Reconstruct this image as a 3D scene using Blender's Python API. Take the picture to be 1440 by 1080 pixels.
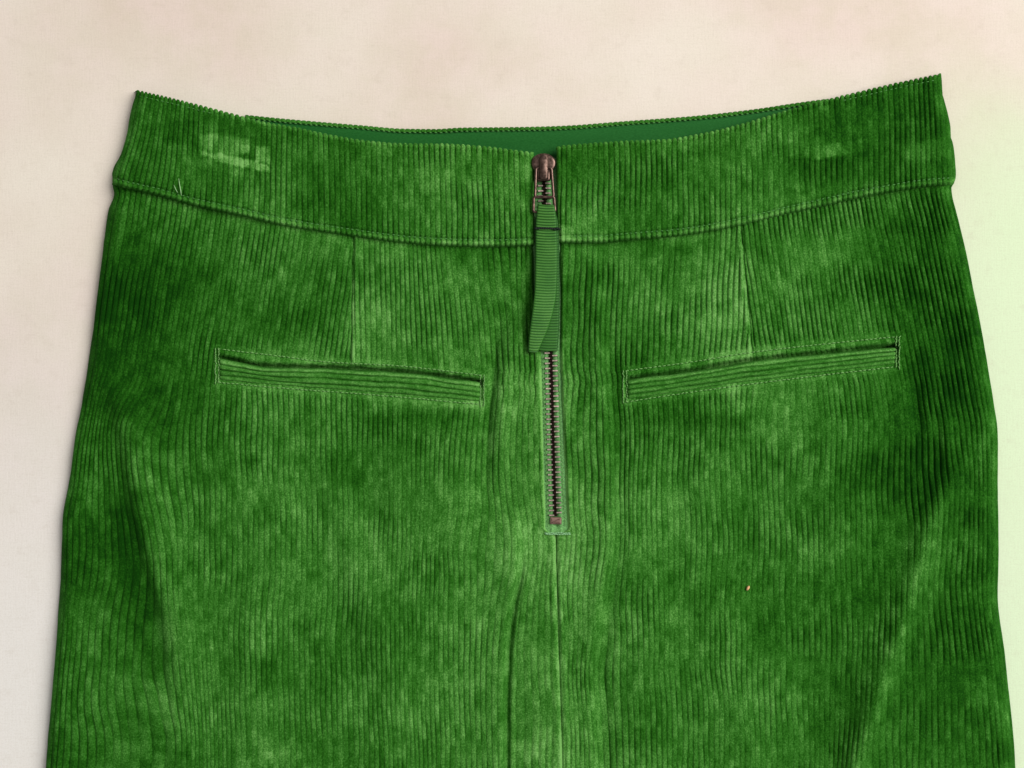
import bpy, bmesh, math
import numpy as np

for o in list(bpy.data.objects):
    bpy.data.objects.remove(o)
scene = bpy.context.scene
COL = scene.collection

# ------------------------------------------------------------------ camera, light, exposure
HC = 0.50                       # camera height above the table (m)
ZR = 0.008                      # height of the cloth the scale is set for
K = (0.48 / 1440) / (HC - ZR)   # tangent of one photograph pixel
cam_d = bpy.data.cameras.new("camera")
cam_d.angle = 2 * math.atan(720 * K)
cam_d.clip_start = 0.01
cam_d.clip_end = 50
cam = bpy.data.objects.new("camera", cam_d)
cam.location = (0, 0, HC)
COL.objects.link(cam)
scene.camera = cam

world = bpy.data.worlds.new("World")
scene.world = world
world.use_nodes = True
bg = world.node_tree.nodes["Background"]
bg.inputs[0].default_value = (0.97, 1.0, 0.96, 1)
bg.inputs[1].default_value = 0.31

def area(name, loc, target, size, power, color):
    d = bpy.data.lights.new(name, 'AREA')
    d.shape = 'RECTANGLE'
    d.size, d.size_y = size
    d.energy = power
    d.color = color
    o = bpy.data.objects.new(name, d)
    o.location = loc
    v = np.array(target) - np.array(loc)
    from mathutils import Vector
    o.rotation_euler = Vector(v).to_track_quat('-Z', 'Y').to_euler()
    COL.objects.link(o)
    return o

area("window_light", (2.05, 0.8, 2.25), (0.0, -0.03, 0), (2.3, 1.9), 125.0, (1.0, 0.985, 0.95))

vs = scene.view_settings
vs.view_transform = 'Standard'
vs.look = 'None'
vs.exposure = 0
vs.gamma = 1
vs.use_curve_mapping = False

# ------------------------------------------------------------------ number helpers
def W(px, py, zmm):
    """photograph pixel + height in mm  ->  metres on the table"""
    z = np.asarray(zmm, float) * 0.001
    s = K * (HC - z)
    return (np.asarray(px, float) - 720) * s, (540 - np.asarray(py, float)) * s, z

_tabs = {}
def vnoise(x, y, seed):
    if seed not in _tabs:
        _tabs[seed] = np.random.default_rng(seed).random((256, 256))
    T = _tabs[seed]
    x = np.asarray(x, float) + 1000.0
    y = np.asarray(y, float) + 1000.0
    x, y = np.broadcast_arrays(x, y)
    xi = np.floor(x).astype(int); yi = np.floor(y).astype(int)
    fx = x - xi; fy = y - yi
    fx = fx * fx * fx * (fx * (fx * 6 - 15) + 10)
    fy = fy * fy * fy * (fy * (fy * 6 - 15) + 10)
    x0 = xi & 255; x1 = (xi + 1) & 255; y0 = yi & 255; y1 = (yi + 1) & 255
    return (T[x0, y0] * (1 - fx) + T[x1, y0] * fx) * (1 - fy) + (T[x0, y1] * (1 - fx) + T[x1, y1] * fx) * fy

def fbm(x, y, seed, octv=3):
    a = 0; w = 1; s = 0
    for k in range(octv):
        a = a + w * vnoise(x * 2 ** k + 17.3 * k, y * 2 ** k - 9.1 * k, seed + k)
        s += w; w *= 0.5
    return a / s

def her(pts, x):
    """smooth curve through points (key, value)"""
    p = np.array(pts, float); p = p[np.argsort(p[:, 0])]
    X, Y = p[:, 0], p[:, 1]
    d = np.diff(Y) / np.diff(X)
    m = np.empty_like(Y); m[0] = d[0]; m[-1] = d[-1]
    a, b = d[:-1], d[1:]
    m[1:-1] = np.where(a * b > 0, 2 * a * b / np.where(np.abs(a + b) < 1e-9, 1e-9, a + b), 0)
    x = np.asarray(x, float)
    i = np.clip(np.searchsorted(X, x) - 1, 0, len(X) - 2)
    h = X[i + 1] - X[i]
    t = (x - X[i]) / h
    lo, hi = t < 0, t > 1
    tc = np.clip(t, 0, 1)
    r = ((1 + 2 * tc) * (1 - tc) ** 2) * Y[i] + (tc * (1 - tc) ** 2) * h * m[i] \
        + (tc * tc * (3 - 2 * tc)) * Y[i + 1] + (tc * tc * (tc - 1)) * h * m[i + 1]
    r = np.where(lo, Y[0] + (x - X[0]) * m[0], r)
    r = np.where(hi, Y[-1] + (x - X[-1]) * m[-1], r)
    return r

def sig(x): return 1 / (1 + np.exp(-np.clip(x, -40, 40)))
def gs(x): return np.exp(-np.minimum(x * x, 60))
def sst(a, b, x):
    t = np.clip((x - a) / (b - a), 0, 1)
    return t * t * (3 - 2 * t)

# ------------------------------------------------------------------ materials
def mat(name):
    m = bpy.data.materials.new(name); m.use_nodes = True
    nt = m.node_tree
    return m, nt, nt.nodes["Principled BSDF"]

def node(nt, kind, **kw):
    n = nt.nodes.new(kind)
    for k, v in kw.items():
        if k in n.inputs.keys(): n.inputs[k].default_value = v
        else: setattr(n, k, v)
    return n

def noise(nt, scale, detail=3.0, rough=0.55, vec=None, stretch=None):
    n = node(nt, 'ShaderNodeTexNoise', Scale=scale, Detail=detail, Roughness=rough)
    if vec is None:
        tc = node(nt, 'ShaderNodeTexCoord'); vec = tc.outputs['Object']
    if stretch:
        mp = node(nt, 'ShaderNodeMapping'); mp.inputs['Scale'].default_value = stretch
        nt.links.new(vec, mp.inputs['Vector']); vec = mp.outputs[0]
    nt.links.new(vec, n.inputs['Vector'])
    return n

def math_n(nt, op, a, b):
    n = node(nt, 'ShaderNodeMath', operation=op)
    for i, v in enumerate((a, b)):
        if isinstance(v, (int, float)): n.inputs[i].default_value = v
        else: nt.links.new(v, n.inputs[i])
    return n.outputs[0]

def ramp(nt, fac, stops):
    r = node(nt, 'ShaderNodeValToRGB')
    e = r.color_ramp.elements
    while len(e) < len(stops): e.new(0.5)
    for i, (p, c) in enumerate(stops):
        e[i].position = p; e[i].color = (*c, 1)
    nt.links.new(fac, r.inputs[0])
    return r.outputs[0]

def mixc(nt, fac, a, b):
    n = node(nt, 'ShaderNodeMix', data_type='RGBA')
    if isinstance(fac, (int, float)): n.inputs[0].default_value = fac
    else: nt.links.new(fac, n.inputs[0])
    for i, v in ((6, a), (7, b)):
        if isinstance(v, tuple): n.inputs[i].default_value = (*v, 1)
        else: nt.links.new(v, n.inputs[i])
    return n.outputs[2]

def bump(nt, bs, h, strength, dist):
    b = node(nt, 'ShaderNodeBump', Strength=strength, Distance=dist)
    nt.links.new(h, b.inputs['Height'])
    nt.links.new(b.outputs[0], bs.inputs['Normal'])

def mat_corduroy():
    m, nt, bs = mat("green_corduroy")
    at = node(nt, 'ShaderNodeAttribute', attribute_name="nap_shade")
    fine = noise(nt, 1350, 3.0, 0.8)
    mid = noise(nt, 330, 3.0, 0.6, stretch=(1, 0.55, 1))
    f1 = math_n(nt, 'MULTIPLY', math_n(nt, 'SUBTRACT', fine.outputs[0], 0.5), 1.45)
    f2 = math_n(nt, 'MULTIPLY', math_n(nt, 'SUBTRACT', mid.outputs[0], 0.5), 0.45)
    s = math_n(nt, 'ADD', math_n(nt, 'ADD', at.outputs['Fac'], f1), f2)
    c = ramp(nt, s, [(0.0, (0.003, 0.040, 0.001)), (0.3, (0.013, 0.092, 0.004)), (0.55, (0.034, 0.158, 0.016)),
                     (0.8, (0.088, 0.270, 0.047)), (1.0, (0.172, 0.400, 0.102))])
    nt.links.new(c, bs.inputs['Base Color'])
    bs.inputs['Roughness'].default_value = 0.92
    bs.inputs['Specular IOR Level'].default_value = 0.05
    bs.inputs['Sheen Weight'].default_value = 0.10
    bs.inputs['Sheen Roughness'].default_value = 0.45
    bs.inputs['Sheen Tint'].default_value = (0.25, 0.85, 0.15, 1)
    f3 = noise(nt, 1900, 2.0, 0.6)
    bump(nt, bs, math_n(nt, 'ADD', f3.outputs[0], mid.outputs[0]), 0.8, 0.0004)
    return m

def mat_thread(name, col, var=0.25):
    m, nt, bs = mat(name)
    n = noise(nt, 2200, 2.0)
    c = ramp(nt, n.outputs[0], [(0.25, tuple(v * (1 - var) for v in col)), (0.75, tuple(min(1, v * (1 + var)) for v in col))])
    nt.links.new(c, bs.inputs['Base Color'])
    bs.inputs['Roughness'].default_value = 0.7
    bs.inputs['Specular IOR Level'].default_value = 0.25
    bump(nt, bs, n.outputs[0], 0.4, 0.0002)
    return m

def mat_ribbon():
    m, nt, bs = mat("green_ribbon")
    at = node(nt, 'ShaderNodeAttribute', attribute_name="nap_shade")
    n = noise(nt, 2600, 2.0)
    s = math_n(nt, 'ADD', at.outputs['Fac'], math_n(nt, 'MULTIPLY', math_n(nt, 'SUBTRACT', n.outputs[0], 0.5), 0.5))
    c = ramp(nt, s, [(0.0, (0.006, 0.060, 0.004)), (0.5, (0.032, 0.148, 0.014)), (1.0, (0.115, 0.30, 0.052))])
    nt.links.new(c, bs.inputs['Base Color'])
    bs.inputs['Roughness'].default_value = 0.6
    bs.inputs['Specular IOR Level'].default_value = 0.3
    bump(nt, bs, n.outputs[0], 0.25, 0.0002)
    return m

def mat_lining():
    m, nt, bs = mat("green_lining")
    n = noise(nt, 900, 3.0, stretch=(1, 2.2, 1))
    c = ramp(nt, n.outputs[0], [(0.3, (0.009, 0.096, 0.013)), (0.7, (0.017, 0.130, 0.022))])
    nt.links.new(c, bs.inputs['Base Color'])
    bs.inputs['Roughness'].default_value = 0.7
    bs.inputs['Specular IOR Level'].default_value = 0.12
    bump(nt, bs, n.outputs[0], 0.2, 0.0002)
    return m

def mat_metal(name, c0, c1, rough):
    m, nt, bs = mat(name)
    n = noise(nt, 700, 4.0, 0.6)
    c = ramp(nt, n.outputs[0], [(0.3, c0), (0.72, c1)])
    nt.links.new(c, bs.inputs['Base Color'])
    bs.inputs['Metallic'].default_value = 1.0
    r = ramp(nt, n.outputs[0], [(0.2, (rough * 0.8,) * 3), (0.8, (min(1, rough * 1.35),) * 3)])
    nt.links.new(r, bs.inputs['Roughness'])
    bump(nt, bs, n.outputs[0], 0.15, 0.0002)
    return m

def mat_backdrop():
    m, nt, bs = mat("mottled_backdrop")
    tc = node(nt, 'ShaderNodeTexCoord'); ob = tc.outputs['Object']
    sep = node(nt, 'ShaderNodeSeparateXYZ'); nt.links.new(ob, sep.inputs[0])
    x, y = sep.outputs[0], sep.outputs[1]
    big = noise(nt, 7.0, 3.0, 0.5, ob)
    med = noise(nt, 34.0, 5.0, 0.68, ob)
    small = noise(nt, 120.0, 4.0, 0.65, ob)
    fine = noise(nt, 1300.0, 2.0, 0.6, ob)
    c = mixc(nt, ramp(nt, med.outputs[0], [(0.40, (0, 0, 0)), (0.60, (1, 1, 1))]), (0.710, 0.600, 0.505), (0.760, 0.625, 0.560))
    c = mixc(nt, ramp(nt, big.outputs[0], [(0.40, (0, 0, 0)), (0.66, (1, 1, 1))]), c, (0.820, 0.745, 0.655))
    # the sheet goes paler towards its lower end and green along one side
    sway = math_n(nt, 'MULTIPLY', math_n(nt, 'SUBTRACT', big.outputs[0], 0.5), 0.20)
    lo = node(nt, 'ShaderNodeMapRange', interpolation_type='SMOOTHSTEP'); lo.inputs[1].default_value = 0.11; lo.inputs[2].default_value = -0.16
    nt.links.new(math_n(nt, 'ADD', y, sway), lo.inputs[0])
    c = mixc(nt, math_n(nt, 'MULTIPLY', lo.outputs[0], 0.85), c, (0.820, 0.790, 0.765))
    rt = node(nt, 'ShaderNodeMapRange', interpolation_type='SMOOTHSTEP'); rt.inputs[1].default_value = 0.140; rt.inputs[2].default_value = 0.245
    dn = node(nt, 'ShaderNodeMapRange', interpolation_type='SMOOTHSTEP'); dn.inputs[1].default_value = 0.165; dn.inputs[2].default_value = 0.07
    nt.links.new(math_n(nt, 'ADD', x, math_n(nt, 'MULTIPLY', sway, 0.4)), rt.inputs[0])
    nt.links.new(math_n(nt, 'ADD', y, sway), dn.inputs[0])
    g = math_n(nt, 'MULTIPLY', math_n(nt, 'MULTIPLY', rt.outputs[0], dn.outputs[0]), 0.85)
    c = mixc(nt, g, c, (0.650, 0.800, 0.520))
    # woven grain
    wx = noise(nt, 520.0, 2.0, 0.6, ob, stretch=(0.25, 2.2, 1)); wy = noise(nt, 520.0, 2.0, 0.6, ob, stretch=(2.2, 0.25, 1))
    weave = math_n(nt, 'ADD', wx.outputs[0], wy.outputs[0])
    c = mixc(nt, ramp(nt, math_n(nt, 'MULTIPLY', weave, 0.5), [(0.36, (0.08, 0.08, 0.08)), (0.56, (0, 0, 0))]), c, (0.52, 0.44, 0.37))
    # darker scuffs and specks
    sp = ramp(nt, small.outputs[0], [(0.30, (1, 1, 1)), (0.44, (0, 0, 0))])
    c = mixc(nt, math_n(nt, 'MULTIPLY', sp, 0.13), c, (0.50, 0.42, 0.34))
    sp2 = ramp(nt, fine.outputs[0], [(0.28, (1, 1, 1)), (0.55, (0, 0, 0))])
    c = mixc(nt, math_n(nt, 'MULTIPLY', sp2, 0.16), c, (0.45, 0.38, 0.31))
    nt.links.new(c, bs.inputs['Base Color'])
    bs.inputs['Roughness'].default_value = 0.85
    bs.inputs['Specular IOR Level'].default_value = 0.2
    bump(nt, bs, math_n(nt, 'ADD', weave, small.outputs[0]), 0.16, 0.0003)
    return m

M_CORD = mat_corduroy()
M_THREAD = mat_thread("green_thread", (0.075, 0.240, 0.055))
M_PALE = mat_thread("pale_green_thread", (0.16, 0.36, 0.10))
M_BLACK = mat_thread("black_thread", (0.006, 0.012, 0.008))
M_RIB = mat_ribbon()
M_LINE = mat_lining()
M_TAPE = mat_thread("zip_tape_weave", (0.120, 0.315, 0.090), 0.7)
M_COPPER = mat_metal("antique_copper", (0.058, 0.036, 0.029), (0.205, 0.130, 0.105), 0.34)
M_BRIGHT = mat_metal("worn_copper", (0.46, 0.32, 0.27), (0.82, 0.66, 0.60), 0.38)
M_DARK = mat_metal("shaded_copper", (0.010, 0.006, 0.005), (0.035, 0.020, 0.016), 0.5)  # near-black copper that paints the shadow between the teeth
M_BACK = mat_backdrop()

# ------------------------------------------------------------------ mesh helpers
def link(name, me, material, parent=None):
    o = bpy.data.objects.new(name, me)
    COL.objects.link(o)
    if parent is not None: o.parent = parent
    if material is not None and not me.materials: me.materials.append(material)
    return o

def grid_obj(name, P, nap_shade, material, parent, flip=False):
    """P: (rows, cols, 3) metres"""
    r, c = P.shape[:2]
    me = bpy.data.meshes.new(name)
    idx = np.arange(r * c).reshape(r, c)
    q = np.stack([idx[:-1, :-1], idx[1:, :-1], idx[1:, 1:], idx[:-1, 1:]], -1).reshape(-1, 4)
    if flip: q = q[:, ::-1]
    n = len(q)
    me.vertices.add(r * c)
    me.vertices.foreach_set("co", np.ascontiguousarray(P, np.float32).ravel())
    me.loops.add(n * 4); me.polygons.add(n)
    me.loops.foreach_set("vertex_index", np.ascontiguousarray(q, np.int32).ravel())
    me.polygons.foreach_set("loop_start", np.arange(0, n * 4, 4, dtype=np.int32))
    me.update(calc_edges=True)
    me.polygons.foreach_set("use_smooth", np.ones(n, bool))
    if nap_shade is not None:
        a = me.attributes.new("nap_shade", 'FLOAT', 'POINT')
        a.data.foreach_set("value", np.ascontiguousarray(nap_shade, np.float32).ravel())
    return link(name, me, material, parent)

def normals(P):
    du = np.gradient(P, axis=1); dv = np.gradient(P, axis=0)
    n = np.cross(dv, du)
    return n / np.maximum(np.linalg.norm(n, axis=-1, keepdims=True), 1e-12)

def stack(px, py, z): return np.stack(W(px, py, z), -1)

class MB:
    def __init__(s): s.v = []; s.f = []
    def tube(s, pts, r, n=6, closed=False, caps=True):
        pts = np.asarray(pts, float); m = len(pts)
        r = np.broadcast_to(np.asarray(r, float), (m,))
        if closed: t = np.roll(pts, -1, 0) - np.roll(pts, 1, 0)
        else: t = np.gradient(pts, axis=0)
        t /= np.maximum(np.linalg.norm(t, axis=1, keepdims=True), 1e-12)
        up = np.array([0, 0, 1.0]); b0 = len(s.v)
        for i in range(m):
            a = np.cross(t[i], up); la = np.linalg.norm(a)
            a = np.array([1.0, 0, 0]) if la < 1e-4 else a / la
            b = np.cross(a, t[i])
            for k in range(n):
                th = 2 * math.pi * k / n
                s.v.append(tuple(pts[i] + r[i] * (math.cos(th) * a + math.sin(th) * b)))
        for i in range(m if closed else m - 1):
            j = (i + 1) % m
            for k in range(n):
                k2 = (k + 1) % n
                s.f.append((b0 + i * n + k, b0 + i * n + k2, b0 + j * n + k2, b0 + j * n + k))
        if not closed and caps:
            s.f.append(tuple(b0 + k for k in range(n))[::-1])
            s.f.append(tuple(b0 + (m - 1) * n + k for k in range(n)))
    def rings(s, rings, cap=True):
        b0 = len(s.v); n = len(rings[0])
        for r in rings:
            s.v += [tuple(p) for p in r]
        for i in range(len(rings) - 1):
            for k in range(n):
                k2 = (k + 1) % n
                s.f.append((b0 + i * n + k, b0 + i * n + k2, b0 + (i + 1) * n + k2, b0 + (i + 1) * n + k))
        if cap:
            s.f.append(tuple(b0 + k for k in range(n))[::-1])
            s.f.append(tuple(b0 + (len(rings) - 1) * n + k for k in range(n)))
    def build(s, name, material, parent=None, smooth=True):
        me = bpy.data.meshes.new(name)
        me.from_pydata(s.v, [], s.f); me.update()
        bm = bmesh.new(); bm.from_mesh(me); bmesh.ops.recalc_face_normals(bm, faces=bm.faces); bm.to_mesh(me); bm.free()
        if smooth: me.polygons.foreach_set("use_smooth", np.ones(len(me.polygons), bool))
        return link(name, me, material, parent)

# ------------------------------------------------------------------ the surface
def build_surface():
    me = bpy.data.meshes.new("tabletop")
    n = 41; g = np.linspace(-1.5, 1.5, n)
    X, Y = np.meshgrid(g, g)
    P = np.stack([X, -Y, np.zeros_like(X)], -1)
    o = grid_obj("tabletop", P, None, M_BACK, None)
    o["kind"] = "structure"
    o["label"] = "pale mottled beige tabletop sheet under the skirt"
build_surface()

# ------------------------------------------------------------------ outlines read off the garment (pixels of the photograph)
LEFT = [(120, 191), (127, 190), (157, 182), (190, 176), (220, 167), (240, 159), (250, 157), (262, 157), (272, 159), (295, 152), (337, 145), (367, 141),
        (430, 133), (500, 125), (559, 115), (629, 102), (677, 96), (736, 86), (801, 85), (887, 79), (962, 72.5), (1077, 63), (1400, 40)]
RIGHT = [(98, 1323), (105, 1324), (147, 1330), (182, 1337), (215, 1342), (245, 1344), (257, 1342), (264, 1338), (275, 1339), (302, 1345), (327, 1352), (357, 1359),
         (420, 1371), (500, 1386), (560, 1396), (610, 1403), (650, 1403), (770, 1404), (833, 1403), (929, 1414), (1048, 1426), (1080, 1428), (1400, 1455)]
LIP = [(186, 126), (191, 127), (240, 138), (272, 146), (330, 161), (377, 173), (420, 180), (455, 188), (511, 197.5), (567, 202), (622, 202.5), (678, 206), (744, 214), (765, 216),
       (783, 207), (793, 205), (871, 199), (938, 196), (982, 189), (1049, 173), (1104, 156), (1160, 141), (1205, 130), (1265, 116), (1320, 104.5), (1330, 102)]
SEAM = [(150, 259), (157, 260), (180, 266), (220, 275), (275, 290), (335, 303), (400, 318), (494, 332.5), (567, 342), (622, 346), (694, 347.5), (744, 346),
        (793, 342), (843, 342), (877, 339), (954, 332.5), (1038, 318), (1104, 302), (1160, 289.5), (1205, 279), (1255, 270), (1305, 262.5), (1338, 260), (1345, 259)]
REAR = [(180, 140), (260, 152), (340, 160), (400, 166), (511, 175.5), (567, 180), (611, 180.5), (650, 178.5), (705, 178), (760, 177), (800, 175.5), (871, 170), (982, 161.6), (1065, 152), (1121, 143.6), (1160, 138.5), (1220, 133), (1330, 118)]
ZIPL = [(330, 750), (400, 752), (480, 760), (600, 764), (700, 767.5), (738, 768.5), (743, 769), (747, 773), (752, 781.2), (770, 781.8), (850, 783.6), (1000, 788.6), (1080, 791.0), (1400, 799)]
ZIPR = [(330, 786), (400, 787), (480, 787), (600, 791), (700, 795), (738, 797), (743, 797), (747, 793), (752, 782.0), (770, 782.6), (850, 784.2), (1000, 789.2), (1080, 791.6), (1400, 800.5)]
ZIPC = [(180, 763.5), (215, 764.3), (340, 767.2), (495, 774.6), (600, 777.4), (725, 781), (760, 782)]

FOLD_L = [(480, 118), (521, 130), (564, 158), (610, 170), (661, 180), (730, 192), (801, 211), (873, 230), (949, 240), (1040, 244), (1400, 250)]
FOLD_R = [(480, 1360), (560, 1366), (610, 1364), (650, 1352), (702, 1330), (753, 1307), (829, 1286), (897, 1266), (949, 1246), (1020, 1226), (1072, 1207), (1400, 1110)]
PLACK_L = [(400, 714), (470, 708), (528, 703), (578, 697), (640, 695), (700, 692), (800, 690)]
CREASE = [(640, 718), (700, 726), (788, 731), (858, 719), (939, 711), (1017, 709), (1080, 709), (1400, 706)]
PLACK_R = [(340, 838), (430, 848), (534, 853), (593, 859), (727, 864), (788, 860), (858, 848), (946, 838), (1080, 842), (1400, 850)]

POCKETS = [
    dict(slit=[(311, 500), (372, 512.5), (494, 516), (586, 522.5), (673, 534)],
         low=[(309, 534), (402, 542), (525, 551), (673, 564)],
         top=[(303, 490), (372, 498), (463, 509), (555, 514), (680, 528)],
         bot=[(303, 537), (402, 546), (525, 555), (680, 569)], x0=305.5, x1=678.5),
    dict(slit=[(882, 531), (972, 519), (1064, 504), (1156, 494.5), (1250, 485)],
         low=[(884, 561), (1003, 543), (1095, 531), (1256, 511)],
         top=[(876, 522), (972, 509), (1064, 494.5), (1156, 484), (1265, 473)],
         bot=[(878, 565.5), (1003, 547), (1095, 535), (1264, 515)], x0=879.0, x1=1262.5),
]

def z_panel(x, y):
    """height (mm) of the cloth over the table, wales left out"""
    z = 8.4 + 2.0 * (fbm(x / 210, y / 260, 11, 3) - 0.5) + 1.0 * (fbm(x / 60, y / 110, 15, 2) - 0.5)
    # soft lengthwise ripples
    z = z + 2.0 * (vnoise(x / 62 + 0.0012 * y, y / 340, 19) - 0.5) * sst(480, 720, y)
    # side folds
    d = x - her(FOLD_L, y)
    e = sst(510, 620, y) * (1 - 0.75 * sst(880, 1010, y))
    z = z + e * (5.0 * sig(d / 7.0) * np.where(d > 0, np.exp(-np.maximum(d, 0) / 70), 1) - 0.9 * gs((d + 30) / 30) - 0.5 * gs((d + 9) / 7))
    d = x - her(FOLD_R, y)
    e = sst(560, 680, y)
    z = z + e * (3.7 * gs(np.where(d > 0, d / 24, d / 25)) - 1.5 * gs((d + 85) / 60) + 0.8 * gs((d - 75) / 45))
    d = x - (1332 + 0.05 * (y - 600))
    z = z + 1.8 * gs(d / 9) * gs((y - 615) / 45)
    z = z - 1.3 * gs((x - 1288 - 0.05 * (y - 560)) / 9) * gs((y - 575) / 60) + 1.0 * gs((x - 1308) / 10) * gs((y - 560) / 60)
    z = z + 1.2 * gs((x - 1150 + 0.35 * (y - 700)) / 30) * gs((y - 640) / 60) * 0.5
    # roll left of the zip and its valley
    d = x - her(PLACK_L, y)
    e1 = sst(430, 520, y) * (1 - sst(600, 740, y))
    z = z + e1 * (1.3 * gs((d - 10) / 11) - 1.2 * gs((d + 12) / 12) - 1.0 * gs((d + 8) / 4))
    d = x - her(CREASE, y)
    e2 = sst(680, 770, y)
    z = z + e2 * (2.4 * sig(-d / 3.0) * np.exp(-np.maximum(-d, 0) / 42) - 0.8 * gs((d - 16) / 20) - 2.6 * gs((d - 4.0) / 4.0) * sst(760, 830, y))
    # slack cloth in the seat
    z = z + 1.5 * gs((x - (470 + 0.28 * (y - 680))) / 26) * gs((y - 820) / 150) - 0.8 * gs((x - (425 + 0.28 * (y - 680))) / 26) * gs((y - 820) / 150)
    z = z + 1.1 * gs((x - (930 - 0.12 * (y - 700))) / 24) * gs((y - 850) / 150) + 0.8 * gs((x - (640 - 0.2 * (y - 600))) / 22) * gs((y - 660) / 60)
    # lump beside the ribbon
    z = z + 1.5 * gs((x - 728) / 13) * gs((y - 470) / 38)
    # edge of the zip facing on the other side
    d = x - her(PLACK_R, y)
    e = sst(340, 450, y)
    z = z + e * (1.2 * gs((d + 10) / 13) - 1.3 * gs((d - 9) / 11))
    # cloth drawn down round the lower end of the zip
    z = z - 0.8 * gs((x - 782) / 30) * gs((y - 752) / 16)
    # pulls under the waistband and beside the pockets
    z = z + 0.9 * gs((x - 600) / 60) * gs((y - 600 - 0.1 * (x - 600)) / 16) - 0.8 * gs((x - 590) / 70) * gs((y - 585) / 9)
    z = z + 0.9 * gs((x - 1000) / 70) * gs((y - 585) / 15) - 0.6 * gs((x - 1080) / 90) * gs((y - 560 + 0.1 * (x - 1080)) / 10)
    z = z - 1.1 * gs((y - her(SEAM, x) - 2) / 10)
    # pockets: the slit sinks, the welt stands up a little
    for p in POCKETS:
        ins = sst(p['x0'] - 3, p['x0'] + 6, x) * (1 - sst(p['x1'] - 6, p['x1'] + 3, x))
        z = z + ins * (-1.4 * sst(-2, 1, y - her(p['slit'], x)) * (1 - sst(-3, 1, y - her(p['low'], x))) - 4.2 * sst(-2.0, 0.2, y - her(p['slit'], x)) * (1 - sst(7, 11, y - her(p['slit'], x))))
        z = z + ins * 0.7 * gs((y - her(p['slit'], x) + 5) / 3.5)
        z = z - ins * 0.45 * gs((y - her(p['top'], x)) / 2.2) - ins * 0.45 * gs((y - her(p['bot'], x)) / 2.2)
    # darts
    for (xa, ya, xb, yb) in ((497, 335, 493, 512), (1042, 318, 1058, 498)):
        d = x - (xa + (xb - xa) * (y - ya) / (yb - ya) + 1.2 * (vnoise(y / 14, 0 * y, 63) - 0.5))
        e = 1 - sst(yb - 8, yb + 4, y)
        z = z + e * (-1.0 * gs(d / 1.7) + 0.5 * gs((d - 4.5 * (1 if xa < 700 else -1)) / 3.5))
    # rounding at the sides
    dl = x - her(LEFT, y); dr = her(RIGHT, y) - x
    for d in (dl, dr):
        t = np.clip(d / 22, 0, 1)
        z = 0.6 + (z - 0.6) * np.sqrt(np.maximum(1 - (1 - t) ** 2.2, 0))
    return z

def z_band(x, y):
    z = 9.9 + 1.3 * (fbm(x / 150, y / 120, 21, 2) - 0.5)
    z = z + 0.7 * gs((x - 300) / 90) * gs((y - 260) / 30)
    dl = x - her(LEFT, y); dr = her(RIGHT, y) - x
    for d in (dl, dr):
        t = np.clip(d / 20, 0, 1)
        z = 0.8 + (z - 0.8) * np.sqrt(np.maximum(1 - (1 - t) ** 2.2, 0))
    return z

PITCH = 7.45
def wale(phi):
    t = phi - np.floor(phi)
    return 1 - np.abs(2 * t - 1) ** 3.6

def blobs(x, y, lst):
    a = 0
    for (cx, cy, rx, ry, s) in lst:
        a = a + s * gs((x - cx) / rx) * gs((y - cy) / ry)
    return a

NAP_SHADE = [(225, 410, 85, 120, -.14), (1330, 600, 80, 170, -.08), (555, 400, 55, 110, .05), (1000, 420, 50, 90, .05), (250, 380, 60, 45, -.10), (1270, 415, 60, 70, -.17), (1230, 700, 70, 110, -.12), (1330, 520, 40, 90, -.10), (190, 760, 30, 150, -.16), (330, 640, 90, 50, -.05),
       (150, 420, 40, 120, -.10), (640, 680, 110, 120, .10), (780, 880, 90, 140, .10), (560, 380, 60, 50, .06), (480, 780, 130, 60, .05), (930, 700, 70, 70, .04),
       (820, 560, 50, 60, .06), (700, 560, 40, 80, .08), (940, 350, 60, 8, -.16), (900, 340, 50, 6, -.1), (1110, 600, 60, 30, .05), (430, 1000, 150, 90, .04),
       (1180, 830, 50, 60, -.08), (590, 588, 85, 13, -.20), (1010, 590, 90, 12, -.14), (620, 571, 60, 7, .12), (1070, 552, 70, 7, .10), (1290, 560, 14, 60, -.14), (1312, 590, 12, 60, .10), (683, 560, 9, 50, -.12), (868, 560, 8, 70, -.10), (300, 1010, 50, 60, -.06), (1330, 900, 50, 90, -.05)]  # besides pile tone: pucker shade and lit spots painted by pockets and folds

def nap_field(x, y, phi, seed):
    n = 0.46 + 0.42 * (fbm(x / 130, y / 110, seed, 2) - 0.5) + 0.17 * (fbm(x / 21, y / 26, seed + 5, 2) - 0.5)
    wid = np.floor(phi)
    n = n + 0.26 * (vnoise(wid * 1.37 + 0.5, y / 24, seed + 9) - 0.5) + 0.16 * (vnoise(wid * 3.1, y / 9, seed + 12) - 0.5)
    return n

# ------------------------------------------------------------------ the skirt
skirt = bpy.data.objects.new("corduroy_skirt", None)
COL.objects.link(skirt)
skirt["label"] = "green wide-wale corduroy skirt lying back side up with zip and welt pockets"
skirt["category"] = "skirt"

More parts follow.
